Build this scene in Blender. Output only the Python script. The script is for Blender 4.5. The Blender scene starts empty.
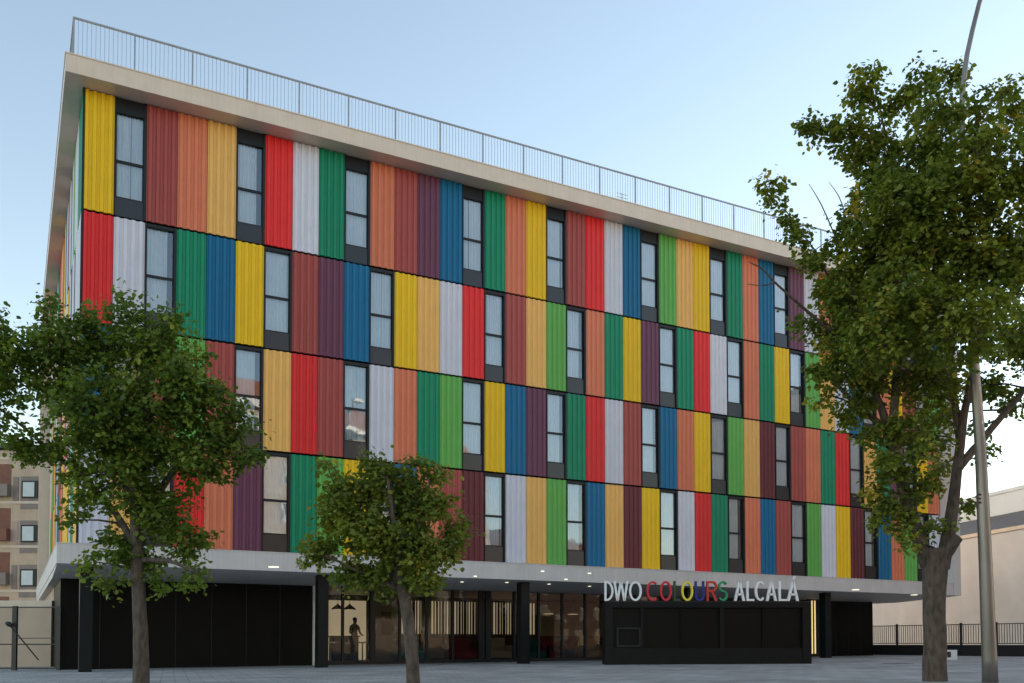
import bpy, math, random
from mathutils import Vector, Matrix
R = math.radians
sc = bpy.context.scene
COL = sc.collection

# ------------------------------------------------------------------ camera
F, CX, CY = 940.18, 512.0, 611.35
PIT, YAW = R(1.949), R(28.0137)
Z0 = 17.75
CAM = Vector((-1.735, -30.851, -16.906 + Z0))
FW = Vector((math.sin(YAW) * math.cos(PIT), math.cos(YAW) * math.cos(PIT), math.sin(PIT)))
RT = Vector((math.cos(YAW), -math.sin(YAW), 0))
UP = RT.cross(FW)
FH = Vector((math.sin(YAW), math.cos(YAW), 0))

def at(x, y, d):                       # point seen at a pixel, d metres away along the view
    return CAM + (FW + RT * ((x - CX) / F) - UP * ((y - CY) / F)) * d
def onp(x, y, ax, val):                # pixel on an axis-aligned plane
    r = FW + RT * ((x - CX) / F) - UP * ((y - CY) / F)
    return CAM + r * ((val - CAM[ax]) / r[ax])
def gz(x):                             # the plaza rises gently to the right
    return max(-60, min(60, x)) * 0.0065 - 0.02

cam = bpy.data.cameras.new('camera'); camo = bpy.data.objects.new('camera', cam)
COL.objects.link(camo); sc.camera = camo
cam.sensor_width = 36; cam.lens = F / 1024 * 36; cam.shift_y = (CY - 341.5) / 1024
cam.clip_start = 0.1; cam.clip_end = 5000
camo.location = CAM; camo.rotation_euler = (math.pi / 2 + PIT, 0, -YAW)

# ------------------------------------------------------------------ materials
def lin(c): return tuple(((v / 255) / 12.92 if v <= 10 else (((v / 255) + .055) / 1.055) ** 2.4) for v in c)
def mat(name, col, rough=.6, metal=0, var=.12, scale=3.0, bump=0, bscale=30, spec=.5, rnd=0, stretch=(1, 1, 1), streak=0):
    m = bpy.data.materials.new(name); m.use_nodes = True
    nt = m.node_tree; N = nt.nodes; L = nt.links
    b = N['Principled BSDF']; b.inputs['Roughness'].default_value = rough
    b.inputs['Metallic'].default_value = metal; b.inputs['Specular IOR Level'].default_value = spec
    tc = N.new('ShaderNodeTexCoord'); mp = N.new('ShaderNodeMapping'); mp.inputs['Scale'].default_value = stretch
    L.new(tc.outputs['Object'], mp.inputs['Vector'])
    nz = N.new('ShaderNodeTexNoise'); nz.inputs['Scale'].default_value = scale; nz.inputs['Detail'].default_value = 6
    L.new(mp.outputs[0], nz.inputs['Vector'])
    mr = N.new('ShaderNodeMapRange'); mr.inputs[1].default_value = .3; mr.inputs[2].default_value = .7
    mr.inputs[3].default_value = 1 - var; mr.inputs[4].default_value = 1 + var
    L.new(nz.outputs['Fac'], mr.inputs[0])
    hs = N.new('ShaderNodeHueSaturation'); hs.inputs['Color'].default_value = (*col, 1)
    val = mr.outputs[0]
    if rnd:
        oi = N.new('ShaderNodeObjectInfo'); m2 = N.new('ShaderNodeMapRange')
        m2.inputs[3].default_value = 1 - rnd; m2.inputs[4].default_value = 1 + rnd
        L.new(oi.outputs['Random'], m2.inputs[0])
        mu = N.new('ShaderNodeMath'); mu.operation = 'MULTIPLY'; L.new(val, mu.inputs[0]); L.new(m2.outputs[0], mu.inputs[1]); val = mu.outputs[0]
    if streak:
        mp2 = N.new('ShaderNodeMapping'); mp2.inputs['Scale'].default_value = (14, 14, .35); L.new(tc.outputs['Object'], mp2.inputs['Vector'])
        n2 = N.new('ShaderNodeTexNoise'); n2.inputs['Scale'].default_value = 1; n2.inputs['Detail'].default_value = 4; L.new(mp2.outputs[0], n2.inputs['Vector'])
        m3 = N.new('ShaderNodeMapRange'); m3.inputs[1].default_value = .35; m3.inputs[2].default_value = .65
        m3.inputs[3].default_value = 1 - streak; m3.inputs[4].default_value = 1 + streak * .5; L.new(n2.outputs['Fac'], m3.inputs[0])
        mu = N.new('ShaderNodeMath'); mu.operation = 'MULTIPLY'; L.new(val, mu.inputs[0]); L.new(m3.outputs[0], mu.inputs[1]); val = mu.outputs[0]
    L.new(val, hs.inputs['Value']); L.new(hs.outputs[0], b.inputs['Base Color'])
    if bump:
        n3 = N.new('ShaderNodeTexNoise'); n3.inputs['Scale'].default_value = bscale; n3.inputs['Detail'].default_value = 5
        L.new(mp.outputs[0], n3.inputs['Vector'])
        bp = N.new('ShaderNodeBump'); bp.inputs['Strength'].default_value = bump; bp.inputs['Distance'].default_value = .02
        L.new(n3.outputs['Fac'], bp.inputs['Height']); L.new(bp.outputs[0], b.inputs['Normal'])
    return m
def emit(name, col, s):
    m = bpy.data.materials.new(name); m.use_nodes = True; nt = m.node_tree
    b = nt.nodes['Principled BSDF']; b.inputs['Base Color'].default_value = (*col, 1)
    b.inputs['Emission Color'].default_value = (*col, 1); b.inputs['Emission Strength'].default_value = s
    return m
def glass(name, tint, refl, rough=.02, blend=.35):
    m = bpy.data.materials.new(name); m.use_nodes = True; nt = m.node_tree; N = nt.nodes; L = nt.links
    N.remove(N['Principled BSDF']); out = N['Material Output']
    t = N.new('ShaderNodeBsdfTransparent'); t.inputs[0].default_value = (*tint, 1)
    g = N.new('ShaderNodeBsdfGlossy'); g.inputs['Roughness'].default_value = rough; g.inputs[0].default_value = (.80, .90, 1, 1)
    lw = N.new('ShaderNodeLayerWeight'); lw.inputs['Blend'].default_value = blend
    mr = N.new('ShaderNodeMapRange'); mr.inputs[3].default_value = refl; mr.inputs[4].default_value = 1
    L.new(lw.outputs['Fresnel'], mr.inputs[0])
    tc = N.new('ShaderNodeTexCoord'); nz = N.new('ShaderNodeTexNoise'); nz.inputs['Scale'].default_value = .9
    L.new(tc.outputs['Object'], nz.inputs['Vector'])
    bp = N.new('ShaderNodeBump'); bp.inputs['Strength'].default_value = .25; bp.inputs['Distance'].default_value = .02
    L.new(nz.outputs['Fac'], bp.inputs['Height']); L.new(bp.outputs[0], g.inputs['Normal'])
    mx = N.new('ShaderNodeMixShader'); L.new(mr.outputs[0], mx.inputs[0]); L.new(t.outputs[0], mx.inputs[1]); L.new(g.outputs[0], mx.inputs[2])
    L.new(mx.outputs[0], out.inputs['Surface'])
    return m

PAN = {'Y': ('yellow', (.64, .355, .007)), 'D': ('brick red', (.26, .052, .045)), 'S': ('salmon orange', (.46, .135, .070)),
       'O': ('ochre', (.54, .31, .09)), 'R': ('red', (.50, .020, .020)), 'L': ('pale lilac grey', (.42, .42, .47)),
       'G': ('dark green', (.004, .165, .085)), 'B': ('blue', (.003, .095, .20)), 'P': ('dull purple', (.11, .035, .065)),
       'g': ('light green', (.090, .28, .058)), 'M': ('maroon', (.10, .018, .024))}
PK = 1.5
MP = {k: mat('panel_paint_' + v[0].replace(' ', '_'), tuple(min(.84, q * PK) for q in v[1]), .42, 0, .05, 1.2, spec=.3, rnd=.07, streak=.03, bump=.08, bscale=2.5) for k, v in PAN.items()}
M = dict(
    clad=mat('satin_cladding', (.68, .56, .45), .26, 0, .05, 1.5, spec=.6, streak=.04),
    slab=mat('grey_render_slab', (.60, .57, .56), .6, 0, .06, 1.2, streak=.06),
    dark=mat('dark_backing', (.012, .013, .016), .6, 0, .1),
    frame=mat('anthracite_frame', (.007, .009, .012), .45, 0, .1, spec=.35),
    spandrel=mat('anthracite_spandrel', (.010, .012, .017), .3, 0, .08, spec=.6),
    black=mat('black_cladding', (.0025, .0028, .003), .5, 0, .25, 2, bump=.1, bscale=8, spec=.14),
    colm=mat('black_column_paint', (.006, .009, .010), .4, 0, .15, spec=.2),
    rail=mat('galvanised_rail', (.30, .32, .34), .45, .4, .1),
    curtain=mat('white_curtain', (.86, .84, .80), .9, 0, .04),
    pane=glass('window_glass', (.80, .90, 1.0), .14), shop=glass('shopfront_glass', (.60, .59, .57), .03, blend=.12),
    lamp=emit('downlight_glow', (1, .88, .68), .38), cream=emit('cream_panel_glow', (1, .84, .55), .13),
    led=emit('warm_led_strip', (1, .74, .32), .25), pend=emit('pendant_lamp_glow', (1, .72, .42), .25),
    wood=mat('brown_wood', (.075, .035, .02), .6, 0, .2, 8), floor=mat('interior_floor', (.30, .27, .23), .3, 0, .1),
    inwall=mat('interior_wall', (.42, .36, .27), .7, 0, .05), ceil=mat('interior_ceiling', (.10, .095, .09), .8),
    red=mat('red_upholstery', (.20, .025, .04), .8), teal=mat('teal_upholstery', (.02, .12, .12), .8),
    ochre=mat('ochre_upholstery', (.30, .19, .06), .8), counter=mat('dark_counter_front', (.02, .035, .045), .5, 0, .2),
    bark=mat('tree_bark', (.085, .065, .052), .95, 0, .45, 14, bump=1.0, bscale=22, stretch=(1, 1, .35)),
    steel=mat('weathered_lamp_post_steel', (.21, .195, .185), .38, .55, .3, 4, bump=.15, bscale=20, stretch=(1, 1, .12)),
    beige=mat('rendered_beige_wall', (.60, .58, .56), .85, 0, .10, .5, bump=.2, bscale=12),
    gwall=mat('garden_wall_render', (.46, .36, .28), .85, 0, .1, 1),
    cap=mat('pale_wall_coping', (.64, .54, .44), .8, 0, .06, 2),
    tan=mat('tan_brick', (.52, .40, .30), .85, 0, .1, 2, bump=.2), tan2=mat('grey_brown_band', (.25, .21, .19), .85, 0, .12, 2),
    pink=mat('pinkish_render', (.47, .35, .31), .85, 0, .06, 1), brick=mat('red_brown_brick', (.22, .10, .07), .85, 0, .12, 3),
    fence=mat('black_fence_paint', (.012, .012, .014), .45), roofg=mat('grey_roof_sheet', (.10, .105, .115), .7, 0, .1),
    bluew=mat('pale_upper_wall', (.58, .63, .66), .8, 0, .06, .6), tile=mat('terracotta_tiles', (.45, .15, .07), .8, 0, .2, 6),
    white=mat('white_paint', (.75, .76, .77), .45, 0, .05), util=mat('white_plastic_box', (.62, .64, .66), .5, 0, .05),
    blind=mat('pale_blind', (.55, .62, .64), .5, 0, .05), bglass=mat('dark_window_glass', (.05, .07, .09), .08, 0, .1, spec=1),
)

# ------------------------------------------------------------------ mesh helpers
class MB:
    def __init__(s): s.v = []; s.f = []; s.m = []
    def add(s, vs, fs, mi=0):
        n = len(s.v); s.v += [tuple(v) for v in vs]
        for f in fs: s.f.append(tuple(n + i for i in f)); s.m.append(mi)
        return s
    def box(s, x0, x1, y0, y1, z0, z1, mi=0):
        return s.add([(x0, y0, z0), (x1, y0, z0), (x1, y1, z0), (x0, y1, z0), (x0, y0, z1), (x1, y0, z1), (x1, y1, z1), (x0, y1, z1)],
                     [(3, 2, 1, 0), (4, 5, 6, 7), (0, 1, 5, 4), (1, 2, 6, 5), (2, 3, 7, 6), (3, 0, 4, 7)], mi)
    def obox(s, p, d, l0, l1, w0, w1, z0, z1, mi=0):   # along direction d, across its left-hand normal
        d = Vector((d[0], d[1])).normalized(); n = Vector((-d.y, d.x)); p = Vector((p[0], p[1]))
        c = [p + d * a + n * b for a, b in ((l0, w0), (l1, w0), (l1, w1), (l0, w1))]
        vs = [(q.x, q.y, z0) for q in c] + [(q.x, q.y, z1) for q in c]
        return s.add(vs, [(3, 2, 1, 0), (4, 5, 6, 7), (0, 1, 5, 4), (1, 2, 6, 5), (2, 3, 7, 6), (3, 0, 4, 7)], mi)
    def tube(s, pts, rad, n=8, mi=0, cap=True):
        pts = [Vector(p) for p in pts]; k = len(pts)
        if not isinstance(rad, (list, tuple)): rad = [rad] * k
        t0 = (pts[1] - pts[0]).normalized(); a = t0.orthogonal().normalized(); base = len(s.v)
        for i, p in enumerate(pts):
            t = (pts[min(i + 1, k - 1)] - pts[max(i - 1, 0)])
            t = t.normalized() if t.length > 1e-9 else t0
            a = (a - t * a.dot(t)); a = a.normalized() if a.length > 1e-6 else t.orthogonal().normalized()
            b = t.cross(a)
            for j in range(n):
                an = 2 * math.pi * j / n; s.v.append(tuple(p + (a * math.cos(an) + b * math.sin(an)) * rad[i]))
        for i in range(k - 1):
            for j in range(n):
                q = base + i * n; s.f.append((q + j, q + (j + 1) % n, q + n + (j + 1) % n, q + n + j)); s.m.append(mi)
        if cap:
            s.f.append(tuple(base + j for j in reversed(range(n)))); s.m.append(mi)
            s.f.append(tuple(base + (k - 1) * n + j for j in range(n))); s.m.append(mi)
        return s
    def disc(s, c, r, h, n=14, mi=0):
        return s.tube([c, (c[0], c[1], c[2] + h)], r, n, mi)
    def lathe(s, c, prof, n=16, mi=0):
        base = len(s.v)
        for r, z in prof:
            for j in range(n):
                a = 2 * math.pi * j / n; s.v.append((c[0] + r * math.cos(a), c[1] + r * math.sin(a), c[2] + z))
        for i in range(len(prof) - 1):
            for j in range(n):
                q = base + i * n; s.f.append((q + j, q + (j + 1) % n, q + n + (j + 1) % n, q + n + j)); s.m.append(mi)
        return s
    def mesh(s, name, mats, smooth=False):
        me = bpy.data.meshes.new(name); me.from_pydata(s.v, [], s.f)
        for m in (mats if isinstance(mats, (list, tuple)) else [mats]): me.materials.append(m)
        me.polygons.foreach_set('material_index', s.m)
        if smooth: me.polygons.foreach_set('use_smooth', [True] * len(s.f))
        me.update(); return me
    def build(s, name, mats, parent=None, smooth=False, world=True):
        return put(name, s.mesh(name, mats, smooth), parent, world)
def wloc(o):
    v = Vector((0, 0, 0))
    while o: v += o.location; o = o.parent
    return v
def put(name, me, parent=None, world=True):
    o = bpy.data.objects.new(name, me); COL.objects.link(o)
    if parent:
        o.parent = parent
        if world: o.location = -wloc(parent)
    return o
def tag(o, label=None, cat=None, group=None, kind=None):
    if label: o['label'] = label
    if cat: o['category'] = cat
    if group: o['group'] = group
    if kind: o['kind'] = kind
    return o
def thing(name, loc, label, cat, group=None, rz=0):
    o = bpy.data.objects.new(name, None); COL.objects.link(o); o.location = loc; o.rotation_euler.z = rz
    o.empty_display_size = .3
    return tag(o, label, cat, group)
def copy_tree(o, parent=None):
    c = o.copy(); COL.objects.link(c); c.parent = parent
    for ch in list(o.children):
        copy_tree(ch, c)
    return c
# one mesh whose origin sits at its own base, tagged as a thing
def solo(mb, name, mats, loc, smooth=False):
    mb.v = [(v[0] - loc[0], v[1] - loc[1], v[2] - loc[2]) for v in mb.v]
    o = put(name, mb.mesh(name, mats, smooth)); o.location = loc; return o

# ------------------------------------------------------------------ ground
def paving():
    m = bpy.data.materials.new('plaza_paving'); m.use_nodes = True; nt = m.node_tree; N = nt.nodes; L = nt.links
    b = N['Principled BSDF']; b.inputs['Roughness'].default_value = .75
    tc = N.new('ShaderNodeTexCoord'); mp = N.new('ShaderNodeMapping'); mp.inputs['Rotation'].default_value = (0, 0, R(8))
    L.new(tc.outputs['Object'], mp.inputs['Vector'])
    br = N.new('ShaderNodeTexBrick'); br.inputs['Scale'].default_value = 1.0
    br.inputs['Brick Width'].default_value = .6; br.inputs['Row Height'].default_value = .4; br.inputs['Mortar Size'].default_value = .012
    br.inputs['Color1'].default_value = (.33, .32, .305, 1); br.inputs['Color2'].default_value = (.43, .415, .40, 1); br.inputs['Mortar'].default_value = (.13, .13, .13, 1)
    L.new(mp.outputs[0], br.inputs['Vector'])
    nz = N.new('ShaderNodeTexNoise'); nz.inputs['Scale'].default_value = .6; nz.inputs['Detail'].default_value = 8; L.new(tc.outputs['Object'], nz.inputs['Vector'])
    mr = N.new('ShaderNodeMapRange'); mr.inputs[1].default_value = .3; mr.inputs[2].default_value = .7; mr.inputs[3].default_value = .72; mr.inputs[4].default_value = 1.2
    L.new(nz.outputs['Fac'], mr.inputs[0])
    hs = N.new('ShaderNodeHueSaturation'); L.new(br.outputs[0], hs.inputs['Color']); L.new(mr.outputs[0], hs.inputs['Value']); L.new(hs.outputs[0], b.inputs['Base Color'])
    bp = N.new('ShaderNodeBump'); bp.inputs['Strength'].default_value = .4; bp.inputs['Distance'].default_value = .01; L.new(br.outputs['Fac'], bp.inputs['Height']); bp.invert = True
    L.new(bp.outputs[0], b.inputs['Normal'])
    return m
PAV = paving()
xs = [-1500, -60, 0, 60, 1500]; ys = [-1500, -60, 0, 60, 1500]
g = MB(); g.add([(x, y, gz(x)) for y in ys for x in xs], [(j * 5 + i, j * 5 + i + 1, j * 5 + i + 6, j * 5 + i + 5) for j in range(4) for i in range(4)])
tag(g.build('ground', mat('asphalt_ground', (.10, .10, .10), .9, 0, .15, .5)), kind='structure')
g = MB(); xs = [-55, 0, 55]; ys = [-45, 0, 45]
g.add([(x, y, gz(x) + .004) for y in ys for x in xs], [(j * 3 + i, j * 3 + i + 1, j * 3 + i + 4, j * 3 + i + 3) for j in range(2) for i in range(2)])
tag(g.build('plaza_pavement', PAV), kind='structure')

# ------------------------------------------------------------------ hotel
W = .9
CB = [v * W for v in (-.09, .92, 1.94, 2.97, 3.99, 5.01, 6.04, 7.07, 8.07, 9.08, 10.10, 11.11, 12.08, 13.06, 14.05, 15.05, 16.02, 17.01, 18.0, 18.99,
      19.98, 20.97, 21.95, 22.93, 23.94, 24.94, 25.93, 26.91, 27.93, 28.94, 29.95, 30.94, 31.94, 32.97, 33.99, 35.01, 36.04, 37.04, 38.04, 39.05, 40.06, 41.07, 42.0, 42.9)]
RZ = [Z0 - v for v in (0, 3.760, 7.189, 10.586, 13.93)]
ROWS = ['YWDSOWRLGWSDPBWGSYWDRLBWgOYWGSBWPLSGWODRWOBL',
        'RLWGBYWDPBWYOLRWDOgWSGYPWGRLWSGYWgOLBWSYDWg',
        'BWDgDWORDWLSGgWYBPWGRLDWBSYWgOMWDSGRWOGPWYS',
        'LOWRSPWGgYWBSDMWLOgWBOMYWLRGWSBDWgLYMWBSgWL']
ROWS = [r[:43] for r in ROWS]
XE = CB[43]                       # right end of the panelled facade
SB, ST = Z0 - 14.58, Z0 - 14.0   # slab bottom and top
OH = -.65                         # overhang of the slabs in front of the facade
YB = 24.6                         # back of the building
YG0 = 3.1
hotel = thing('hotel_building', (19, 0, .1), 'five-storey hotel clad in corrugated panels of many colours above a dark glazed ground floor', 'hotel')

MB().box(CB[0] + .3, XE, .30, YB - .7, ST - .1, RZ[0] + .1).build('backing_wall', M['dark'], hotel)
roof = MB().box(-.6, 39.2, OH, YB + .3, RZ[0] - .01, RZ[0] + .53)
roof.box(-.62, 39.22, OH - .02, YB + .32, RZ[0] + .531, RZ[0] + .57)
roof.build('roof_slab', M['clad'], hotel)
MB().box(-.62, XE, OH + .002, YB + .2, SB, ST).box(-.63, XE, OH - .015, YB + .21, ST + .001, ST + .03).build('first_floor_slab', M['slab'], hotel)
sof = MB(); sof.add([(x, y, z) for x in (-.60, 39.18) for y, z in ((OH + .05, SB - .001), (YG0, SB - .2), (YB, SB - .2), (YB, SB - .001))], [(0, 1, 5, 4), (1, 2, 6, 5), (2, 3, 7, 6), (3, 0, 4, 7), (0, 3, 2, 1), (4, 5, 6, 7)])
sof.build('soffit', M['slab'], hotel)
MB().box(XE + .03, 39.2, OH + .001, YB + .2, SB + .001, RZ[0] - .011).build('end_fin', M['slab'], hotel)
MB().box(-.6, CB[0], YB - .5, YB + .1, ST + .031, RZ[0] - .011).build('end_fin', M['clad'], hotel)

# corrugated panels: a closed prism with four ribs, unit width, origin at its top left
def panel_mesh(h, m, name='facade_panel'):
    n = 4; top = []
    for i in range(n):
        for a, y in ((0, .05), (.16, .05), (.30, 0), (.66, 0), (.80, .05)): top.append(((i + a + .02) / n * .985 + .004, y))
    top.append((.992, .05)); k = len(top); b = MB()
    vs = [(x, y, 0) for x, y in top] + [(x, y, -h) for x, y in top] + [(top[-1][0], .085, 0), (top[0][0], .085, 0), (top[-1][0], .085, -h), (top[0][0], .085, -h)]
    fs = [(i, k + i, k + i + 1, i + 1) for i in range(k - 1)]
    fs += [tuple(range(k)) + (2 * k, 2 * k + 1), tuple(reversed(range(k, 2 * k))) + (2 * k + 3, 2 * k + 2), (k - 1, 2 * k - 1, 2 * k + 2, 2 * k), (0, 2 * k + 1, 2 * k + 3, k)]
    b.add(vs, fs); return b.mesh(name, m)
PM = {}
def pmesh(r, c):
    if (r, c) not in PM: PM[(r, c)] = panel_mesh(RZ[r] - RZ[r + 1] - .07, MP[c])
    return PM[(r, c)]
# windows: frame (the part), with panes, spandrels and curtains as sub-parts, one unit (.9 m) wide, origin at the cell's top left
def window_meshes(r):
    h = RZ[r] - RZ[r + 1] - .05; t = .46 if r == 0 else .10
    zb = .60; zm = t + (h - t - zb) * .57
    f = MB(); d0, d1 = .02, .16
    f.box(0, .035, d0, d1, -h, 0).box(.83, .90, d0, d1, -h, 0)
    f.box(.035, .83, d0 + .02, d1, -t, -.0 if r else -t + .06).box(.035, .83, .10, d1 - .002, -zm - .04, -zm + .04).box(.035, .83, .10, d1 - .002, -h + zb - .02, -h + zb + .03)
    f.box(.035, .07, .11, d1 - .003, -h + zb + .03, -zm - .04).box(.80, .83, .11, d1 - .003, -h + zb + .03, -zm - .04)
    f.box(.035, .06, .11, d1 - .003, -zm + .04, -t).box(.805, .83, .11, d1 - .003, -zm + .04, -t)
    fr = f.mesh('window', M['frame'])
    p1 = MB().add([(.06, .135, -zm + .04), (.81, .135, -zm + .04), (.81, .135, -t), (.06, .135, -t)], [(0, 1, 2, 3)]).mesh('pane', M['pane'])
    p2 = MB().add([(.07, .128, -h + zb + .03), (.81, .128, -h + zb + .03), (.81, .128, -zm - .04), (.07, .128, -zm - .04)], [(0, 1, 2, 3)]).mesh('pane', M['pane'])
    sp = [MB().box(.036, .829, .07, .12, -h + .01, -h + zb - .021).mesh('spandrel', M['spandrel'])]
    if r == 0: sp.append(MB().box(.036, .829, .06, .12, -t + .061, -.005).mesh('spandrel', M['frame']))
    return fr, p1, p2, sp, h, t, zb
def curtain_mesh(x0, x1, z0, z1, seed):
    rd = random.Random(seed); n = 36; b = MB(); vs = []
    ph = rd.random() * 6
    for i in range(n + 1):
        u = i / n; x = x0 + (x1 - x0) * u
        y = .215 + .034 * math.sin(u * 46 * (x1 - x0) / .8 + ph) + .014 * math.sin(u * 83 + ph * 2)
        vs += [(x, y, z0), (x + .004 * math.sin(u * 20), y, z1)]
    b.add(vs, [(2 * i, 2 * i + 2, 2 * i + 3, 2 * i + 1) for i in range(n)]); return b.mesh('curtain', M['curtain'], True)
WM = [window_meshes(r) for r in range(4)]
CUR = {}
def curtains(r, kind):
    if (r, kind) not in CUR:
        fr, p1, p2, sp, h, t, zb = WM[r]; a, b = -h + zb - .01, -t + .02
        CUR[(r, kind)] = {0: [(.05, .85)], 1: [(.05, .47), (.485, .85)], 2: [(.05, .66)], 3: [(.17, .85)], 4: [(.05, .30), (.33, .85)], 5: [(.05, .70), (.74, .85)]}[kind]
        CUR[(r, kind)] = [curtain_mesh(x0, x1, a, b, r * 7 + kind + i) for i, (x0, x1) in enumerate(CUR[(r, kind)])]
    return CUR[(r, kind)]
rng = random.Random(4)
items = []
for r in range(4):
    for c in range(43):
        k = ROWS[r][c]; x0, x1 = CB[c], CB[c + 1]
        if k == 'W':
            fr, p1, p2, sp, h, t, zb = WM[r]
            w = put('window', fr, hotel); w.location = Vector((x0, 0, RZ[r] - .03)) - hotel.location; w.scale.x = (x1 - x0) / .9
            for me in [p1, p2] + sp + curtains(r, rng.choice([0, 0, 0, 1, 2, 3, 4, 5])): put(me.name.split('.')[0], me, w, False)
        else:
            a = (x1 - x0) / ((x0 + x1) / 2 * .47 + 28) ** 2
            if c > 31 and r < 3: a *= .3          # behind the big tree
            if c < 6 and r > 1: a *= .4
            items.append((a, r, c, k))
items.sort(reverse=True)
rest = MB(); rm = list(MP.values()); ri = {k: i for i, k in enumerate(MP)}
for n_, (a, r, c, k) in enumerate(items):
    x0, x1 = CB[c], CB[c + 1]; z = RZ[r] - .035
    if n_ < 100:
        o = put('facade_panel', pmesh(r, k), hotel); o.location = Vector((x0, 0, z)) - hotel.location; o.scale.x = x1 - x0
        tag(o, PAN[k][0] + ' corrugated facade panel')
    else:
        me = pmesh(r, k); rest.add([(x0 + v.co.x * (x1 - x0), v.co.y, z + v.co.z) for v in me.vertices], [tuple(p.vertices) for p in me.polygons], ri[k])
# the narrow side facade on the left, seen almost edge-on
SIDE = ['GGLLgLWLPLBYWSORDWGLBOYWgSD', 'LLLWLPLWYLOGWBRSWDLGYWBOgPR', 'OYGWLBRLWSYOWPDGLWBYRWgSOLD', 'OOGGLWYYOYWSRBWGLDOWYPRWgLB']
for r in range(4):
    for j, k in enumerate(SIDE[r]):
        y0 = .06 + j * W
        if y0 + W > YB - .5: break
        if k == 'W':
            fr, p1, p2, sp, h, t, zb = WM[r]
            w = put('window', fr, hotel); w.location = Vector((CB[0] + .002, y0 + W, RZ[r] - .03)) - hotel.location; w.rotation_euler.z = -math.pi / 2
            for me in [p1, p2] + sp + curtains(r, 0): put(me.name.split('.')[0], me, w, False)
        else:
            me = pmesh(r, k); rest.add([(CB[0] + v.co.y - .004, y0 + W - v.co.x * W, RZ[r] - .035 + v.co.z) for v in me.vertices], [tuple(p.vertices) for p in me.polygons], ri[k])
o = rest.build('facade_panel', rm, hotel); tag(o, 'remaining corrugated panels on the side facade and behind the trees', kind='stuff')
MB().box(CB[0] + .05, CB[0] + .299, .32, YB - .71, ST, RZ[0] - .01).build('side_backing_wall', M['dark'], hotel)
MB().box(CB[0] - .004, CB[0] + .05, -.004, .055, ST + .03, RZ[0] - .011).build('corner_trim', M['frame'], hotel)

# roof railing
rail = MB(); rz0, rz1 = RZ[0] + .57, RZ[0] + 1.86; yr = -.35; xl = -.38
rail.box(xl - .03, 39.0, yr - .03, yr + .03, rz1 - .045, rz1).box(xl - .028, xl + .028, yr + .03, YB, rz1 - .044, rz1 - .001)
rail.box(xl, 39.0, yr - .012, yr + .012, rz0 + .06, rz0 + .085)
rail = rail.build('roof_railing', M['rail'], hotel)
S = 1.707; nx = 23
for i in range(nx + 1):
    x = xl + i * S
    MB().box(x - .022, x + .022, yr - .028, yr + .028, rz0 + .001, rz1 - .046).build('post', M['rail'], rail)
    if i < nx:
        b = MB()
        for j in range(1, 14): b.box(x + S * j / 14 - .006, x + S * j / 14 + .006, yr - .006, yr + .006, rz0 + .086, rz1 - .046)
        b.build('baluster_section', M['rail'], rail)
for i in range(1, 15):
    y = yr + i * S
    MB().box(xl - .027, xl + .027, y - .022, y + .022, rz0 + .001, rz1 - .046).build('post', M['rail'], rail)
    b = MB()
    for j in range(1, 14): b.box(xl - .006, xl + .006, y - S * j / 14 - .006, y - S * j / 14 + .006, rz0 + .001, rz1 - .046)
    b.build('baluster_section', M['rail'], rail)
p = onp(622, 200, 1, 3.0)
an = MB().tube([(p.x, 3, RZ[0] + .5), (p.x, 3, RZ[0] + 3.0)], .02, 6)
for dz in (0, -.16, -.32): an.tube([(p.x - .28, 3, RZ[0] + 2.95 + dz), (p.x + .28, 3, RZ[0] + 2.95 + dz)], .012, 5)
o = solo(an, 'roof_antenna', M['rail'], Vector((p.x, 3, RZ[0] + .5))); tag(o, 'small thin aerial standing behind the roof railing', 'antenna')

# ground floor: columns, black cladding, shopfront
YG = 3.2
for x in (.22, 7.47, 15.2, 23.0, 30.8):
    MB().box(x - .18, x + .18, -.1, .26, gz(x) + .005, SB - .001).build('column', M['colm'], hotel)
xl0, xl1 = -.35, onp(312.3, 640, 1, YG).x
b = MB().box(xl0, xl1, YG, 8.5, gz(0) + .004, SB - .001); seam = MB()
b.build('black_cladding_block', M['black'], hotel)
for i in range(1, 7):
    x = xl0 + (xl1 - xl0) * i / 7; MB().box(x - .008, x + .008, YG - .006, YG + .001, gz(0) + .05, SB - .05).build('cladding_joint', M['dark'], hotel)
MB().box(xl1 + .02, xl1 + .12, YG + .05, YG + .2, gz(8), SB - .1).build('white_jamb', M['white'], hotel)
xr0, xr1 = onp(832, 640, 1, YG).x - .6, onp(873, 640, 1, YG).x
MB().box(xr0, xr1, YG, 12, gz(30) - .05, SB - .001).build('black_cladding_block', M['black'], hotel)
for i in range(1, 4):
    x = xr0 + (xr1 - xr0) * i / 4; MB().box(x - .008, x + .008, YG - .006, YG + .001, gz(30) + .05, SB - .05).build('cladding_joint', M['dark'], hotel)
MB().box(-.36, 8.0, 8.51, 24.0, -.05, SB - .001).build('rear_ground_floor_wall', M['gwall'], hotel)
gx0, gx1 = xl1 + .12, xr0
def gbase(x): return gz(x) + .02
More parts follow.
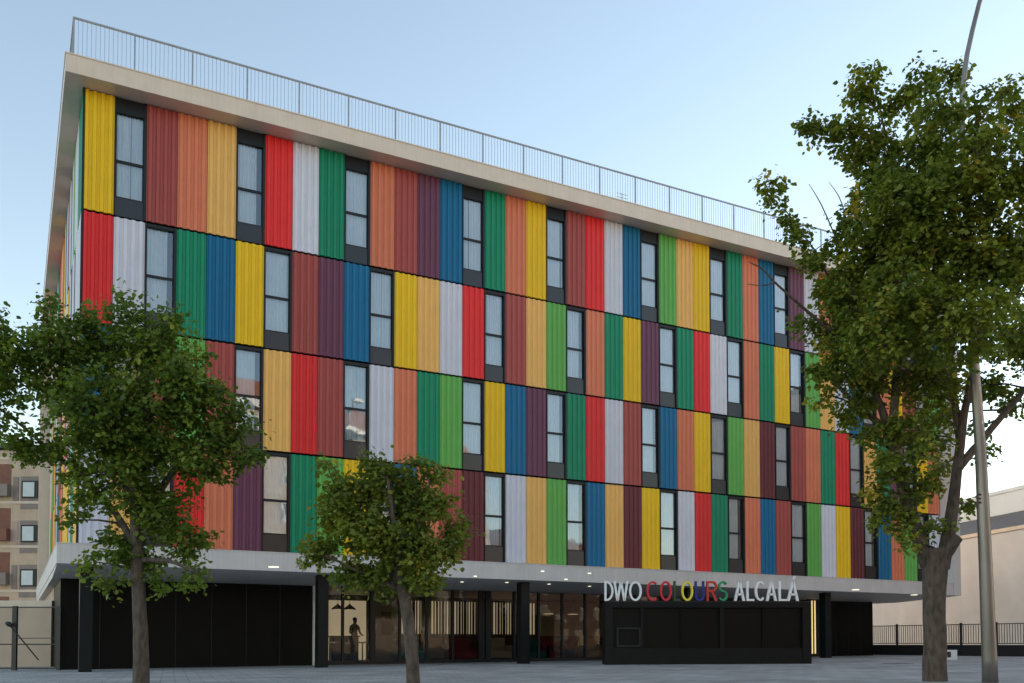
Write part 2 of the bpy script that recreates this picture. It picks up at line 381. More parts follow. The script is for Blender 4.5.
# frame rails of the shopfront
sf = MB().box(gx0, gx1, YG - .04, YG + .06, SB - .16, SB - .001)
nseg = 6
for i in range(nseg):
    a, c = gx0 + (gx1 - gx0) * i / nseg, gx0 + (gx1 - gx0) * (i + 1) / nseg
    sf.box(a, c, YG - .04, YG + .06, gz(a) - .05, gz(a) + .14)
shop = sf.build('shopfront', M['frame'], hotel)
mx = [onp(q, 640, 1, YG).x for q in (342.5, 372.5, 399.5, 426.5, 452.5, 481, 488, 514, 538.5, 562, 585, 607)]
while mx[-1] < gx1 - 2: mx.append(mx[-1] + 1.45)
wid = {5: .12, 6: .12, 1: .10}
for i, x in enumerate(mx):
    w = wid.get(i, .045); MB().box(x - w, x + w, YG - .06, YG + .07, gz(x) + .1, SB - .161).build('mullion', M['frame'], shop)
e = [gx0] + mx + [gx1]
for i in range(len(e) - 1):
    if i == 6: continue
    MB().add([(e[i] + .02, YG, gz(e[i]) + .1), (e[i + 1] - .02, YG, gz(e[i]) + .1), (e[i + 1] - .02, YG, SB - .15), (e[i] + .02, YG, SB - .15)], [(0, 1, 2, 3)]).build('glass_pane', M['shop'], shop)
# room behind
RB = 9.0
MB().box(gx0 - .05, gx1, YG + .08, RB, -.04, .13).build('interior_floor', M['floor'], hotel)
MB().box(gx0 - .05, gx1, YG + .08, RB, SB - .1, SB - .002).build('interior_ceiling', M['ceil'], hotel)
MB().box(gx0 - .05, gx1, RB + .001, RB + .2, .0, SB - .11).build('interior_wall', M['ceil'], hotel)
MB().box(gx1 - .001, gx1 + .1, YG + .1, RB, 0, SB - .11).build('interior_wall', M['inwall'], hotel)
def at_y(px, yy): return onp(px, 640, 1, yy).x
# plain cream wall on the left, the light on it put in as glow
MB().box(at_y(326, RB - .1), at_y(366, RB - .1), RB - .1, RB - .01, .13, 2.72).build('glowing_wall_panel', M['cream'], hotel)
MB().box(at_y(374, 7.6), at_y(398, 7.6), 7.5, 7.6, .13, SB - .11).build('room_divider', M['inwall'], hotel)
MB().box(at_y(382, 7.4), at_y(391, 7.4), 7.42, 7.47, 1.2, 2.2).build('wall_picture', M['wood'], hotel)
# backlit slatted screens
for a, c in ((402, 421), (432, 450), (455, 477), (494, 513), (515, 519), (530, 537)):
    xa, xc = at_y(a, RB - .12), at_y(c, RB - .12)
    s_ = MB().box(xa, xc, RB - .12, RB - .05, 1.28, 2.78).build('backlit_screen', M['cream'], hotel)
    n = max(2, int((xc - xa) / .14)); sl = MB()
    for i in range(n):
        x = xa + (xc - xa) * (i + .5) / n; wv = (.022, .045, .03, .06, .022)[i % 5]
        sl.box(x - wv, x + wv, RB - .2, RB - .13, 1.2, 2.85)
    sl.build('slats', M['wood'], s_)
for i, (a, c) in enumerate(((540, 560), (563, 584), (586, 606))):
    xa, xc = at_y(a, RB - .12), at_y(c, RB - .12); sl = MB()
    for j in range(16): x = xa + (xc - xa) * (j + .5) / 16; sl.box(x - .03, x + .03, RB - .2, RB - .05, .9, 2.85)
    sl.build('slats', M['inwall'], hotel)
MB().box(at_y(401, RB - .3), at_y(607, RB - .3), RB - .3, RB - .21, .13, 1.2).build('wood_dado', M['wood'], hotel)
# downlights in the soffit and in the room
for q in ((273.6, 572.4), (462, 583.4), (475.3, 580.4), (506.8, 584.3), (542.6, 578.6), (549, 585.8), (566, 583.4), (589.5, 580.4), (589.5, 587.6), (855.7, 593.3), (914, 597.0)):
    p = onp(q[0], q[1], 2, SB - .12)
    if p.y > YG - .3: p.y = YG - .5
    zs_ = SB - .2 * (p.y - OH - .05) / (YG0 - OH - .05)
    r_ = .06 if q[0] > 300 and q[0] < 800 else .16
    MB().disc((p.x, p.y, zs_ - .02), r_, .03).build('downlight', M['lamp'], hotel)
for x in range(9, 31, 2):
    for y in (5.0, 7.0): MB().disc((x + .4, y, SB - .125), .07, .024, 10).build('room_downlight', M['lamp'], hotel)
for q in (812.3, 815.2):
    x = onp(q, 640, 1, 2.6).x; MB().box(x - .025, x + .025, 2.58, 2.62, gz(x) + .15, SB - .25).build('led_strip', M['led'], hotel)
MB().box(onp(809, 640, 1, 2.7).x, onp(822, 640, 1, 2.7).x, 2.66, 2.8, gz(28), SB - .001).build('dark_jamb', M['frame'], hotel)

# ------------------------------------------------------------------ furniture and the person inside
def counter():
    x0, x1 = at_y(332, 6), at_y(357, 6)
    t = thing('bar_counter', ((x0 + x1) / 2, 6, .13), 'dark bar counter in front of the cream wall behind the shopfront', 'counter')
    MB().box(x0, x1, 5.8, 6.4, .14, 1.1).build('counter_front', M['counter'], t); MB().box(x0 - .05, x1 + .05, 5.72, 6.45, 1.101, 1.15).build('counter_top', M['wood'], t)
counter()
def stool(px, y, label):
    x = at_y(px, y); t = thing('bar_stool', (x, y, .13), label, 'stool', 'bar stools by the counter')
    MB().disc((x, y, .85), .18, .06).build('seat', M['white'], t)
    MB().tube([(x, y, .16), (x, y, .85)], .03, 8).build('stem', M['rail'], t); MB().disc((x, y, .13), .2, .03).build('base', M['rail'], t)
stool(362.5, 5.6, 'white bar stool to the right of the dark counter, nearest the person'); stool(331, 5.2, 'white bar stool just right of the second column at the counter end')
for px, lab in ((337.5, 'left conical pendant lamp above the bar counter'), (349.5, 'right conical pendant lamp above the bar counter')):
    x = at_y(px, 6.1); t = thing('pendant_lamp', (x, 6.1, 2.25), lab, 'lamp', 'pendant lamps over the bar')
    MB().lathe((x, 6.1, 2.22), [(.26, 0), (.22, .06), (.04, .2), (.02, .24)]).build('lamp_shade', M['wood'], t, True)
    MB().disc((x, 6.1, 2.22), .16, .02).build('bulb', M['pend'], t); MB().tube([(x, 6.1, 2.44), (x, 6.1, SB - .1)], .008, 5).build('cord', M['frame'], t)
for px, lab in ((549, 'left flat pendant lamp seen through the glass near the sign'), (573, 'right flat pendant lamp seen through the glass near the sign')):
    x = at_y(px, 6.5); t = thing('pendant_lamp', (x, 6.5, 2.2), lab, 'lamp', 'flat pendant lamps in the lounge')
    MB().lathe((x, 6.5, 2.2), [(.28, 0), (.26, .04), (.03, .08)]).build('lamp_shade', M['white'], t, True)
    MB().disc((x, 6.5, 2.19), .22, .015).build('bulb', M['pend'], t); MB().tube([(x, 6.5, 2.28), (x, 6.5, SB - .1)], .008, 5).build('cord', M['frame'], t)
def sofa(a, c, y, m, label, nm='lounge_sofa'):
    x0, x1 = at_y(a, y), at_y(c, y); t = thing(nm, ((x0 + x1) / 2, y, .13), label, 'sofa', 'sofas along the glazing')
    MB().box(x0, x1, y, y + .7, .2, .52).build('seat', m, t); MB().box(x0, x1, y + .702, y + .95, .2, 1.1).build('backrest', m, t)
    MB().box(x0 - .14, x0 - .002, y, y + .95, .2, .75).build('armrest', m, t); MB().box(x1 + .002, x1 + .14, y, y + .95, .2, .75).build('armrest', m, t)
    MB().box(x0 + .05, x1 - .05, y + .05, y + .8, .131, .199).build('plinth', M['frame'], t)
sofa(403, 426, 5.4, M['teal'], 'teal sofa inside the glazing right of the middle tree trunk')
sofa(432, 449, 6.6, M['ochre'], 'ochre sofa between the teal and the red sofa inside')
sofa(456, 477, 5.4, M['red'], 'red sofa left of the wide dark mullion')
sofa(493, 512, 6.4, M['inwall'], 'beige sofa left of the third column')
sofa(530, 547, 5.6, M['teal'], 'teal sofa right of the third column')
sofa(549, 562, 5.6, M['red'], 'red sofa right of the third column beside the teal one')
sofa(588, 605, 6.0, M['ochre'], 'ochre sofa left of the black entrance porch')

def person():
    x = at_y(354.5, 7.2); y = 7.2; zf = .13
    bm_v = [(0, 0, .95), (0, 0, 1.12), (0, .01, 1.32), (0, 0, 1.47), (0, -.01, 1.55), (0, -.03, 1.64), (0, -.03, 1.72),
            (-.19, 0, 1.42), (-.27, -.04, 1.16), (-.20, -.24, 1.08), (.19, 0, 1.42), (.26, -.04, 1.15), (.20, -.24, 1.07),
            (-.10, 0, .88), (-.12, -.02, .50), (-.12, .02, .10), (-.13, -.13, .04), (.10, 0, .88), (.12, -.01, .50), (.12, .03, .10), (.13, -.12, .04),
            (-.17, -.31, 1.07), (.17, -.31, 1.06)]
    ed = [(0, 1), (1, 2), (2, 3), (3, 4), (4, 5), (5, 6), (3, 7), (7, 8), (8, 9), (3, 10), (10, 11), (11, 12), (0, 13), (13, 14), (14, 15), (15, 16), (0, 17), (17, 18), (18, 19), (19, 20), (9, 21), (12, 22)]
    rad = [.15, .14, .155, .10, .055, .09, .085, .065, .045, .034, .065, .045, .034, .09, .065, .045, .04, .09, .065, .045, .04, .036, .036]
    me = bpy.data.meshes.new('person'); me.from_pydata(bm_v, ed, []); me.update()
    o = bpy.data.objects.new('person', me); COL.objects.link(o)
    md = o.modifiers.new('s', 'SKIN'); sv = me.skin_vertices[0].data
    for i, r_ in enumerate(rad): sv[i].radius = (r_, r_ * (.75 if i < 3 else 1))
    sv[0].use_root = True
    o.modifiers.new('b', 'SUBSURF').levels = 2
    dg = bpy.context.evaluated_depsgraph_get(); dg.update()
    ev = bpy.data.meshes.new_from_object(o.evaluated_get(dg))
    bpy.data.objects.remove(o)
    sk, sh, tr = mat('skin', (.35, .19, .13), .6), mat('olive_shirt', (.20, .17, .07), .9), mat('dark_trousers', (.02, .022, .03), .9)
    for m_ in (sk, sh, tr): ev.materials.append(m_)
    for p in ev.polygons:
        c = p.center; p.use_smooth = True
        p.material_index = 2 if c.z < .97 else (0 if c.z > 1.5 or c.y < -.19 else 1)
    t = tag(put('person', ev), 'person in an olive shirt and dark trousers standing behind the bar counter', 'person')
    t.location = (x, y, zf); t.rotation_euler.z = R(20)
    h = MB().lathe((0, 0, 0), [(.001, .10), (.06, .085), (.092, .04), (.098, 0), (.085, -.04)], 14)
    hb = h.build('hair', mat('dark_hair', (.015, .01, .008), .8), t, True, False); hb.location = (0, -.015, 1.715)
    f = MB()
    for sx in (-1, 1):
        for j in range(4): f.tube([(sx * (.15 + .012 * j), -.33, 1.065), (sx * (.145 + .012 * j), -.385, 1.05), (sx * (.14 + .012 * j), -.40 + .008 * j, 1.02)], [.008, .0075, .006], 6)
        f.tube([(sx * .15, -.31, 1.07), (sx * .125, -.345, 1.06)], .009, 6)
    f.tube([(0, -.115, 1.70), (0, -.14, 1.665), (0, -.115, 1.655)], [.008, .014, .008], 6)
    f.build('hands_and_nose', sk, t, True, False)
person()

# ------------------------------------------------------------------ entrance porch with the lettering
PD = 32.9
def pat(px, d=PD): q = at(px, 640, d); return Vector((q.x, q.y, 0))
def pz(py, d=PD): return at(600, py, d).z
p0, p1 = pat(605.5), pat(811.5); LEN = (p1 - p0).length
def pl(px): return (px - 605.5) / 206.0 * LEN
d_ = (p1 - p0).normalized(); zt, zb_ = pz(602), gz(20) + .0
porch = thing('entrance_porch', ((p0.x + p1.x) / 2, (p0.y + p1.y) / 2, gz(20)), 'low black entrance porch carrying the white and coloured lettering', 'porch')
def ob(l0, l1, w0, w1, z0, z1, name, m, mb=None):
    mb = mb or MB(); return mb.obox(p0, d_, l0, l1, w0, w1, z0, z1).build(name, m, porch)
fr = MB()
fr.obox(p0, d_, 0, LEN, 0, 1.3, pz(607.5), zt)                       # lintel
fr.obox(p0, d_, 0, pl(613), 0, 1.3, -.05, pz(607.5) - .001).obox(p0, d_, pl(803), LEN, 0, 1.3, -.05, pz(607.5) - .001)
fr.obox(p0, d_, pl(613) + .001, pl(803) - .001, .04, .16, -.05, pz(648))
fr.obox(p0, d_, pl(641), pl(643.5), .04, .16, pz(648) + .001, pz(607.5) - .002).obox(p0, d_, pl(720.5), pl(724.5), .04, .16, pz(648) + .001, pz(607.5) - .002)
fr.build('porch_frame', mat('porch_black_steel', (.006, .007, .008), .45, 0, .15, spec=.16), porch)
ob(pl(613) + .001, pl(803) - .001, .17, .25, -.05, pz(607.5) - .002, 'back_panel', mat('porch_dark_panel', (.003, .0032, .0035), .4, 0, .1, spec=.14))
for a, c in ((681, 682.2), (763, 764)): ob(pl(a), pl(c), .10, .169, pz(648) + .002, pz(607.5) - .003, 'panel_joint', M['black'])
b = MB(); a, c, zz0, zz1 = pl(617), pl(641) - .002, pz(647), pz(627.5)
b.obox(p0, d_, a, c, .06, .165, zz1 - .06, zz1).obox(p0, d_, a, c, .06, .165, zz0, zz0 + .06).obox(p0, d_, a, a + .06, .06, .165, zz0 + .061, zz1 - .061).obox(p0, d_, c - .06, c, .06, .165, zz0 + .061, zz1 - .061)
b.build('letterbox_surround', M['frame'], porch)
LM = {'w': mat('white_letter', (.80, .82, .86), .4, 0, .02), 'r': mat('red_letter', (.60, .012, .03), .4, 0, .02), 'l': mat('dark_olive_letter', (.03, .06, .02), .4, 0, .02),
      'y': mat('yellow_letter', (.78, .66, .05), .4, 0, .02), 'b': mat('deep_blue_letter', (.012, .02, .26), .4, 0, .02), 'o': mat('vermilion_letter', (.55, .035, .025), .4, 0, .02),
      'g': mat('green_letter', (.01, .26, .12), .4, 0, .02)}
LET = [('D', 604.8, 613.8, 'w'), ('W', 613.8, 628.8, 'w'), ('O', 629.5, 642.2, 'w'), ('C', 647.0, 659.5, 'r'), ('O', 660.5, 672.4, 'r'), ('L', 674.2, 681, 'l'), ('O', 682, 693.8, 'y'),
       ('U', 695.5, 705, 'b'), ('R', 707.2, 718, 'o'), ('S', 719, 728.5, 'g'), ('A', 735, 745.6, 'w'), ('L', 747.3, 755, 'w'), ('C', 755.9, 766.6, 'w'), ('A', 767, 777.6, 'w'), ('L', 779.6, 788, 'w'), ('Á', 788.3, 799.6, 'w')]
names = {'w': 'white', 'r': 'red', 'l': 'dark olive', 'y': 'yellow', 'b': 'deep blue', 'o': 'vermilion', 'g': 'green'}
STROKE = .07
def letter(ch, w, h):
    s = STROKE; m = MB(); t = .14
    def prism(poly):
        n = len(poly); m.add([(x, 0, z) for x, z in poly] + [(x, t, z) for x, z in poly], [tuple(range(n)), tuple(reversed(range(n, 2 * n)))] + [(i + n, (i + 1) % n + n, (i + 1) % n, i) for i in range(n)])
    def quad(a, b, wa=s, wb=s): prism([(a[0] - wa / 2, a[1]), (a[0] + wa / 2, a[1]), (b[0] + wb / 2, b[1]), (b[0] - wb / 2, b[1])])
    def arc(cx, cz, rx, rz, a0, a1, n=28):
        for i in range(n):
            u, v = R(a0 + (a1 - a0) * i / n), R(a0 + (a1 - a0) * (i + 1) / n)
            prism([(cx + rx * math.cos(u), cz + rz * math.sin(u)), (cx + rx * math.cos(v), cz + rz * math.sin(v)),
                   (cx + (rx - s) * math.cos(v), cz + (rz - s) * math.sin(v)), (cx + (rx - s) * math.cos(u), cz + (rz - s) * math.sin(u))])
    def rect(x0, x1, z0, z1): prism([(x0, z0), (x1, z0), (x1, z1), (x0, z1)])
    if ch == 'O': arc(w / 2, h / 2, w / 2, h / 2, 0, 360, 40)
    elif ch == 'C': arc(w / 2, h / 2, w / 2, h / 2, 48, 312, 34)
    elif ch == 'D': rect(0, s, 0, h); arc(s, h / 2, w - s, h / 2, -90, 90, 30)
    elif ch == 'L': rect(0, s, 0, h); rect(s, w, 0, s)
    elif ch == 'U': rect(0, s, w / 2, h); rect(w - s, w, w / 2, h); arc(w / 2, w / 2, w / 2, w / 2, 180, 360, 20)
    elif ch == 'W':
        k = s * 1.05
        for a, b_ in (((s / 2, h), (w * .27, 0)), ((w * .27, 0), (w / 2, h)), ((w / 2, h), (w * .73, 0)), ((w * .73, 0), (w - s / 2, h))): quad(a, b_, k, k)
    elif ch in 'AÁ':
        quad((s / 2, 0), (w / 2, h), s * 1.1, s * 1.1); quad((w - s / 2, 0), (w / 2, h), s * 1.1, s * 1.1); rect(w * .22, w * .78, h * .28, h * .28 + s)
        if ch == 'Á': prism([(w * .46, h * 1.07), (w * .56, h * 1.07), (w * .78, h * 1.25), (w * .62, h * 1.25)])
    elif ch == 'R':
        rect(0, s, 0, h); rect(s, w * .55, h - s, h); rect(s, w * .55, h * .46, h * .46 + s); arc(w * .55, h * .73, w * .45, h * .27, -90, 90, 18); quad((w - s / 2, 0), (w * .5, h * .47), s * 1.1, s * 1.1)
    elif ch == 'S':
        q_ = (h + s) / 4; arc(w / 2, h - q_, w / 2, q_, 28, 270, 24); arc(w / 2, q_, w / 2, q_, -152, 90, 24)
    m.v = [tuple(v) for v in m.v]
    # nudge each prism apart in depth so overlapping strokes never share a plane
    return m
zl0, zl1 = pz(601.2), pz(581.2)
for ch, a, c, k in LET:
    mb = letter(ch, pl(c) - pl(a), zl1 - zl0); vs = []
    seen = 0
    n_off = d_.cross(Vector((0, 0, 1))) * -1
    for x, y, z in mb.v:
        q = p0 + d_ * (pl(a) + x) + Vector((-d_.y, d_.x, 0)) * (.02 + y); vs.append((q.x, q.y, zl0 + z + .012))
    mb.v = vs; o = mb.build('letter', LM[k], porch); tag(o, names[k] + ' letter ' + ch)
ob(0.02, LEN - .02, .05, .16, zt + .001, zt + .04, 'letter_rail', M['frame'])

# ------------------------------------------------------------------ left: gate, wall, far building
GD = 30.2
def gat(px, d=GD): q = at(px, 640, d); return Vector((q.x, q.y, 0))
q0, q1 = gat(-60), gat(59); dg_ = (q1 - q0).normalized(); GL = (q1 - q0).length
def gl(px): return (px + 60) / 119 * GL
def gzp(py, d=GD): return at(30, py, d).z
gate = thing('metal_gate', ((q0.x + q1.x) / 2, (q0.y + q1.y) / 2, -.03), 'black framed gate with thin rails left of the hotel', 'gate')
MB().obox(q0, dg_, gl(57), gl(61), -.06, .06, -.05, gzp(606)).build('post', M['fence'], gate)
MB().obox(q0, dg_, gl(12.5), gl(17), -.05, .05, -.05, gzp(606)).build('post', M['fence'], gate)
MB().obox(q0, dg_, gl(-34), gl(-29.5), -.05, .05, -.05, gzp(606)).build('post', M['fence'], gate)
for a, b_ in ((607.8, 606.6), (645, 643.7), (669, 667.6)): MB().obox(q0, dg_, 0, gl(57) - .002, -.02, .02, gzp(a), gzp(b_)).build('rail', M['fence'], gate)
MB().obox(q0, dg_, gl(17) + .002, gl(57) - .003, -.012, .012, gzp(638.6), gzp(637.8)).build('rail', M['fence'], gate)
def gp(px, py, off=0): q = at(px, py, GD + off); return q
ar = MB().tube([gp(38.5, 660, -.2), gp(10, 625.5, -.2)], .022, 7).build('closer_arm', M['fence'], gate)
MB().tube([gp(11.5, 626, -.2), gp(9, 624, -.2), gp(6, 623, -.2)], [.05, .085, .05], 9).build('arm_head', M['fence'], ar)
w0, w1 = gat(-80, 35), gat(51, 35); dw = (w1 - w0).normalized(); wl = (w1 - w0).length
ww = thing('garden_wall', ((w0.x + w1.x) / 2, (w0.y + w1.y) / 2, -.05), 'beige rendered garden wall with pale top behind the gate', 'wall')
MB().obox(w0, dw, 0, wl, 0, .25, -.1, gzp(607, 35)).build('wall', M['gwall'], ww); MB().obox(w0, dw, -.02, wl + .02, -.03, .28, gzp(607, 35) + .001, gzp(600.5, 35)).build('coping', M['cap'], ww)

AD = 60.0
a0, a1 = gat(-190, AD), gat(50.5, AD); da = (a1 - a0).normalized(); AL = (a1 - a0).length
def al(px): return (px + 190) / 240.5 * AL
def az(py): return at(30, py, AD).z
apt = thing('apartment_building', ((a0.x + a1.x) / 2, (a0.y + a1.y) / 2, 0), 'tan and grey banded apartment block far behind the gate on the left', 'building')
MB().obox(a0, da, 0, al(37), 0, 12, -.5, az(449)).build('wall', M['tan'], apt)
MB().obox(a0, da, al(37) + .01, al(50.5), -.05, 12, -.5, az(447)).build('end_wall', M['pink'], apt)
MB().obox(a0, da, -.1, al(50.5) + .05, -.25, 12.2, az(447) + .01, az(444)).build('roof', M['roofg'], apt)
for k in range(5):
    yb = 475 + k * 44.5 - 44.5
    for cx in (27.5, -40, -75, -140):
        if yb - 12 < 449: continue
        f = MB().obox(a0, da, al(cx - 9.5), al(cx + 9), -.02, .05, az(yb + 22.5 + 11), az(yb + 22.5 - 22)).build('window_bay', M['tan2'], apt)
        w_ = MB().obox(a0, da, al(cx - 8), al(cx + 8.5), -.08, -.021, az(yb + 22.5), az(yb + 22.5 - 17.5)).build('window', M['frame'], apt)
        MB().obox(a0, da, al(cx - 6.5), al(cx + 4.8), -.10, -.081, az(yb + 22.5 - 1.5), az(yb + 22.5 - 16)).build('blind', M['blind'], w_)
    MB().obox(a0, da, 0, al(37), -.05, -.003, az(yb + 28), az(yb + 25.5)).build('string_course', M['cap'], apt)
    MB().obox(a0, da, al(10.5), al(16), -.04, -.004, az(yb + 25), az(yb + 1)).build('brick_pier', M['tan2'] if k % 2 else M['pink'], apt)
    if yb - 12 < 449: continue
    f = MB().obox(a0, da, al(-24), al(8.5), -.5, -.01, az(yb + 21), az(yb + 9)).build('balcony', M['tan2'] if k % 2 else M['brick'], apt)
    MB().obox(a0, da, al(-24), al(8.5), -.012, .02, az(yb + 9) + .01, az(yb - 12)).build('loggia', M['brick'], apt)
# ------------------------------------------------------------------ right: beige building, fence, box
def rp(px, d): q = at(px, 640, d); return Vector((q.x, q.y, 0))
r0, r1 = rp(1024, 50), rp(874, 64.3); dr = (r1 - r0).normalized()
HB = 6.95
hall = thing('beige_hall', (r0.x, r0.y, .2), 'windowless beige rendered hall with a set back pale upper floor on the right', 'building')
MB().obox(r0, dr, -4.0, 30, -14, 0, 0, HB).build('wall', M['beige'], hall)
MB().obox(r0, dr, -4.05, 30, -.35, .08, HB + .001, HB + .2).build('coping', M['cap'], hall)
MB().add([(*(r0 + dr * a + Vector((-dr.y, dr.x, 0)) * w).xy, z) for a in (-4, 30) for w, z in ((-.36, HB + .15), (-2.6, HB + 1.5), (-2.6, HB + .01), (-.36, HB + .01))],
         [(0, 1, 5, 4), (1, 2, 6, 5), (0, 3, 2, 1), (4, 5, 6, 7)]).build('roof', M['roofg'], hall)
MB().obox(r0, dr, -4, 30, -12, -2.62, HB + .01, HB + 2.75).build('upper_floor', M['bluew'], hall)
MB().obox(r0, dr, -4.05, 30.05, -12.1, -2.55, HB + 2.751, HB + 2.95).build('parapet', M['bluew'], hall)
f0, f1 = rp(1120, 39.5), rp(868, 50.5); df = (f1 - f0).normalized(); FL = (f1 - f0).length
fen = thing('bar_fence', (f0.x, f0.y, .25), 'black bar fence on a low black wall before the beige hall', 'fence')
zg = .22
MB().obox(f0, df, 0, FL, -.1, .1, -.1, zg + .55).build('plinth_wall', M['fence'], fen)
hz = zg + 1.52
for z in (zg + .60, hz): MB().obox(f0, df, 0, FL, -.02, .02, z, z + .04).build('rail', M['fence'], fen)
n = 7
for i in range(n + 1):
    a = FL * i / n; MB().obox(f0, df, a - .045, a + .045, -.045, .045, zg + .551, hz + .1).build('post', M['fence'], fen)
    if i < n:
        b = MB(); k = int(FL / n / .13)
        for j in range(1, k): x = a + FL / n * j / k; b.obox(f0, df, x - .011, x + .011, -.011, .011, zg + .641, hz - .001)
        b.build('bar_panel', M['fence'], fen)
e0 = rp(946, 37.5); e1 = rp(957, 37.5); de = (e1 - e0).normalized(); el = (e1 - e0).length
ub = thing('utility_box', (e0.x, e0.y, gz(e0.x)), 'small white utility box standing right of the big tree trunk', 'box')
MB().obox(e0, de, 0, el, 0, .2, gz(e0.x) + .006, gz(e0.x) + .4).build('cabinet', M['util'], ub)
MB().obox(e0, de, .04, el * .42, -.012, -.001, gz(e0.x) + .1, gz(e0.x) + .33).build('door_panel', M['spandrel'], ub)
# unseen block added off to the right to keep the square in shade
s0 = Vector((48.5, -1.5, 0))
so = thing('shade_block', (56, -15, 0), 'plain tan block added out of view on the right to shade the square', 'building')
MB().box(48.5, 62, -30, 1.0, -.2, 19).build('wall', M['tan'], so); MB().box(48.3, 62.2, -30.2, 1.2, 19.001, 19.4).build('roof', M['roofg'], so)
# building across the square, seen reflected in the windows
o0, o1 = Vector((7.5, -38.2, 0)), Vector((43, -58.3, 0)); do = (o0 - o1).normalized(); OL = (o1 - o0).length
opp = thing('opposite_house', ((o0.x + o1.x) / 2, (o0.y + o1.y) / 2, 0), 'tan house with terracotta roof across the square, reflected in hotel windows', 'building')
MB().obox(o1, do, 0, OL, 0, 10, -.2, 19.5).build('wall', M['tan'], opp)
NL = Vector((-do.y, do.x, 0))
MB().add([(*(o1 + do * a + NL * w).xy, z) for a in (-.6, OL + .6) for w, z in ((-.8, 19.51), (5, 23.0), (10.8, 19.51))], [(0, 1, 4, 3), (1, 2, 5, 4), (0, 2, 1), (3, 4, 5), (0, 3, 5, 2)]).build('roof', M['tile'], opp)
MB().obox(o1, do, -.5, OL + .5, -.75, -.5, 19.2, 19.5).build('eaves', M['white'], opp)
for f_ in range(6):
    MB().obox(o1, do, 0, OL, -.06, -.001, f_ * 3.2 + 3.1, f_ * 3.2 + 3.3).build('string_course', M['cap'], opp)
    for i in range(9):
        w_ = MB().obox(o1, do, 2.2 + i * 4.3, 3.8 + i * 4.3, -.05, -.002, f_ * 3.2 + .9, f_ * 3.2 + 2.5).build('window', M['white'], opp)
        MB().obox(o1, do, 2.35 + i * 4.3, 3.65 + i * 4.3, -.07, -.051, f_ * 3.2 + 1.05, f_ * 3.2 + 2.35).build('pane', M['bglass'], w_)

t0_, t1_ = Vector((45.5, -60.5, 0)), Vector((85, -80, 0)); dt_ = (t0_ - t1_).normalized(); TL = (t1_ - t0_).length
ter = thing('brick_terrace', ((t0_.x + t1_.x) / 2, (t0_.y + t1_.y) / 2, 0), 'brown brick terrace beyond the tan house, seen only as a reflection', 'building')
MB().obox(t1_, dt_, 0, TL, 0, 10, -.2, 13).build('wall', M['brick'], ter); MB().obox(t1_, dt_, -.3, TL + .3, -.3, 10.3, 13.001, 13.4).build('roof', M['roofg'], ter)
for f_ in range(4):
    for i in range(9):
        w_ = MB().obox(t1_, dt_, 2 + i * 4.5, 3.6 + i * 4.5, -.05, -.002, f_ * 3.2 + .9, f_ * 3.2 + 2.5).build('window', M['white'], ter)
        MB().obox(t1_, dt_, 2.15 + i * 4.5, 3.45 + i * 4.5, -.07, -.051, f_ * 3.2 + 1.05, f_ * 3.2 + 2.35).build('pane', M['bglass'], w_)

# ------------------------------------------------------------------ lamp post
LD = 18.3
pp = [at(x, y, LD) for x, y in ((990.6, 705), (989.5, 660), (985.5, 560), (980.5, 450), (973, 344), (967.5, 230), (962.8, 150), (961.6, 110), (963.4, 82), (967, 55), (972.5, 30), (979, 4), (988, -25), (1004, -62))]
pr = [px / 2 / F * LD for px in (15.2, 14.4, 12.6, 10.8, 8.8, 7.2, 6.0, 5.6, 5.2, 4.8, 4.6, 4.4, 4.2, 4)]
base = Vector((pp[0].x, pp[0].y, gz(pp[0].x)))
lp = thing('street_lamp', base, 'tall weathered steel lamp post standing among the branches of the big tree', 'street lamp')
pp[0].z = base.z
MB().tube(pp, pr, 18).build('pole', M['steel'], lp, True)
tip = pp[-1]
MB().obox((tip.x, tip.y), RT, -.05, .75, -.14, .14, tip.z - .06, tip.z + .06).build('lamp_head', M['rail'], lp)
for k, py in enumerate((494.5, 498.5, 502.5)):
    c = at(979.8, py, LD - .088); MB().obox((c.x, c.y), RT, -.028, .028 - .01 * (k % 2), -.004, .004, c.z - .018, c.z + .018).build('number_mark', M['fence'], lp)

# ------------------------------------------------------------------ trees
def leafmat(name, c0, c1, c2):
    m = bpy.data.materials.new(name); m.use_nodes = True; nt = m.node_tree; N = nt.nodes; L = nt.links
    N.remove(N['Principled BSDF']); out = N['Material Output']
    at_ = N.new('ShaderNodeAttribute'); at_.attribute_name = 'tint'
    cr = N.new('ShaderNodeValToRGB'); cr.color_ramp.elements[0].color = (*c0, 1); cr.color_ramp.elements[1].color = (*c2, 1)
    e = cr.color_ramp.elements.new(.72); e.color = (*c1, 1); L.new(at_.outputs['Fac'], cr.inputs[0])
    b = N.new('ShaderNodeBsdfPrincipled'); b.inputs['Roughness'].default_value = .5; b.inputs['Specular IOR Level'].default_value = .35; L.new(cr.outputs[0], b.inputs['Base Color'])
    hs = N.new('ShaderNodeHueSaturation'); hs.inputs['Value'].default_value = 1.3; hs.inputs['Saturation'].default_value = 1.1; L.new(cr.outputs[0], hs.inputs['Color'])
    t = N.new('ShaderNodeBsdfTranslucent'); L.new(hs.outputs[0], t.inputs[0])
    mx = N.new('ShaderNodeMixShader'); mx.inputs[0].default_value = .45; L.new(b.outputs[0], mx.inputs[1]); L.new(t.outputs[0], mx.inputs[2]); L.new(mx.outputs[0], out.inputs['Surface'])
    return m
